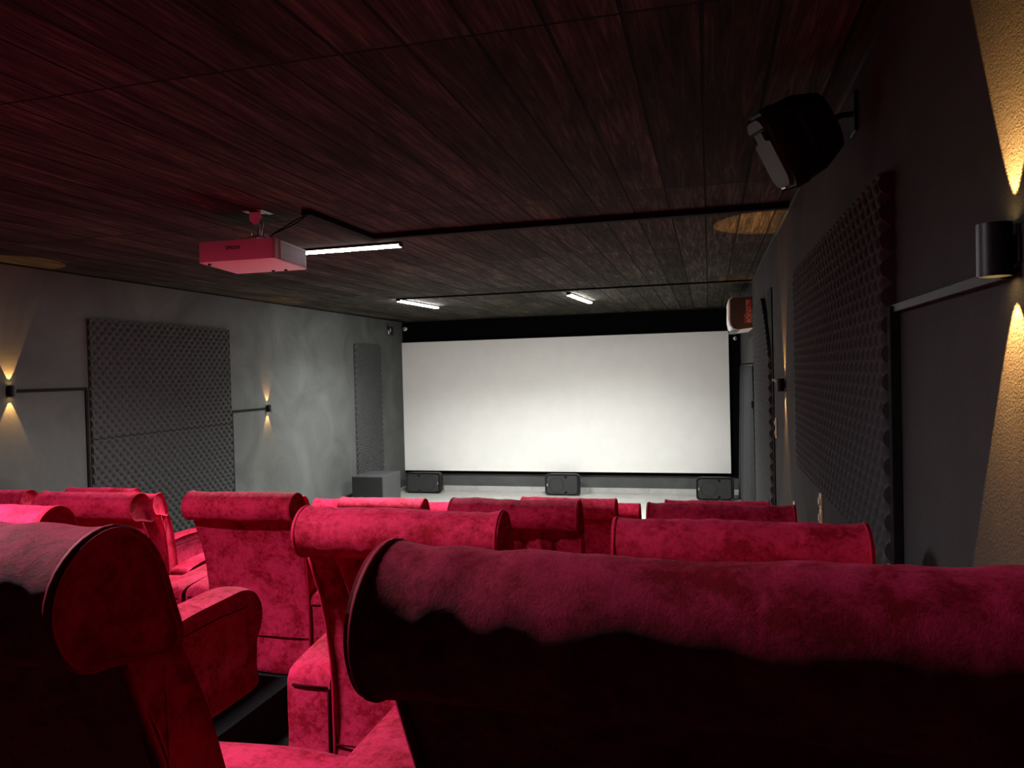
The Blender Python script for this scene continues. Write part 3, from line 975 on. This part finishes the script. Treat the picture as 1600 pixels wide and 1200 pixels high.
    # feet
    for sx_ in (-1, 1):
        for y in (0.2, 0.87):
            bm = bmesh.new(); box(bm, sx_ * 0.43 - 0.025, sx_ * 0.43 + 0.025, y - 0.025, y + 0.025, 0.0, 0.03, 0.004)
            link('foot', bm, M['metal_black'], t)
    return t

F1, F2, F3, F4, F5 = 1.195, 0.915, 0.685, 0.44, 0.20
Z = EYE
G = 'crimson velvet armchairs in rows'
cf = [(-0.285, 0.020, -0.055, 0.50, 0.99, 0.10), (-0.235, 0.020, 0.040, 0.45, 0.99, 0.12), (-0.175, 0.032, -0.065, 0.40, 0.99, 0.08), (-0.09, 0.035, 0.018, 0.45, 0.99, 0.0),
      (0.17, 0.03, -0.03, 0.4, 0.99, -0.08)]
lf = [(-0.05, 0.03, 0.024, 0.2, 0.99, 0.02), (0.03, 0.020, -0.034, 0.3, 0.99, 0.05), (0.12, 0.024, 0.030, 0.3, 0.99, 0.06), (0.2, 0.022, -0.028, 0.3, 0.99, 0.05), (-0.2, 0.03, -0.02, 0.3, 0.99, -0.05)]
chairs = [
    (-1.050, 0.74, F1, Z - 0.177, 'crimson armchair in the bottom left corner of the picture, side in black shadow', 1, 1, 3, ()),
    (0.000, 0.742, F1, Z - 0.186, 'nearest dark crimson armchair whose broad back fills the bottom right', 1, 1, 8, ()),
    (-2.735, 2.27, F2, Z - 0.462, 'magenta-lit armchair half hidden behind the bottom left chair, right armrest showing', 1, 1, 12, ()),
    (-0.990, 2.27, F2, Z - 0.440, 'bright crimson armchair with folds under its rolled head, middle of second row', 1, 1, 5, cf),
    (0.065, 2.25, F2, Z - 0.448, 'crimson armchair against the right wall directly beyond the nearest one', 1, 1, 21, ((-0.1, 0.05, 0.012, 0.3, 0.9, 0.1),)),
    (-2.760, 0.74, F1, Z - 0.177, 'rear-row armchair across the aisle, out of the picture on the left', 1, 1, 81, ()),
    (-3.810, 0.74, F1, Z - 0.177, 'rear-row armchair nearest the left wall, out of the picture', 1, 1, 83, ()),
    (-3.800, 2.27, F2, Z - 0.460, 'second-row armchair left of the magenta-lit one, out of the picture', 1, 1, 85, ()),
    (-4.850, 2.30, F2, Z - 0.460, 'second-row armchair nearest the left wall, out of the picture', 1, 1, 87, ()),
    (-4.765, 4.00, F3, Z - 0.708, 'armchair cut by the left picture edge, only its head roll showing', 1, 0.88, 31, ()),
    (-3.705, 3.78, F3, Z - 0.677, 'crimson armchair with pale crushed head roll and pleated side, left of the aisle pair', 1.03, 1, 34, ()),
    (-2.645, 3.80, F3, Z - 0.660, 'upright crimson armchair with a full flat back showing beside the aisle', 1.0, 1, 36, ()),
    (-1.020, 3.85, F3, Z - 0.680, 'third-row armchair with vertical creases below its head roll, mid picture', 1, 1, 41, lf),
    (0.035, 3.83, F3, Z - 0.680, 'third-row armchair by the right wall with a sagging dark crimson roll', 1, 1, 44, ()),
    (-5.64, 5.90, F4, Z - 1.008, 'far left armchair near the wall, top just above the pleated chair', 1.1, 0.8, 51, ()),
    (-4.590, 5.00, F4, Z - 0.890, 'armchair showing its right side strip before the wide foam panel', 1, 0.82, 53, ()),
    (-3.550, 5.40, F4, Z - 0.962, 'armchair mostly hidden behind the upright aisle chair, tip of roll visible', 1, 1, 56, ()),
    (-2.500, 5.40, F4, Z - 0.962, 'bright pink-lit armchair in fourth row on the left of the aisle', 1, 1, 58, ()),
    (-1.020, 5.40, F4, Z - 0.935, 'fourth-row armchair standing out right of the creased one', 1, 1, 61, ()),
    (0.030, 5.40, F4, Z - 0.935, 'fourth-row armchair peeking over the one by the right wall', 1, 1, 63, ()),
    (-3.560, 6.85, F5, Z - 1.240, 'front-row armchair showing left of the pink-lit one', 1, 1, 71, ()),
    (-2.500, 6.85, F5, Z - 1.247, 'front-row armchair in the gap left of the creased third-row chair', 1, 1, 73, ()),
    (-0.985, 6.85, F5, Z - 1.226, 'front-row armchair, lowest top, just right of the fourth-row one', 1, 1, 75, ()),
]
for cx, cy, zf, zt, lab, sx, sy, seed, folds in chairs:
    chair(cx, cy, zf, zt, lab, G, sx, sy, seed, folds, rz=math.radians(-2.5) if seed == 8 else 0.0)
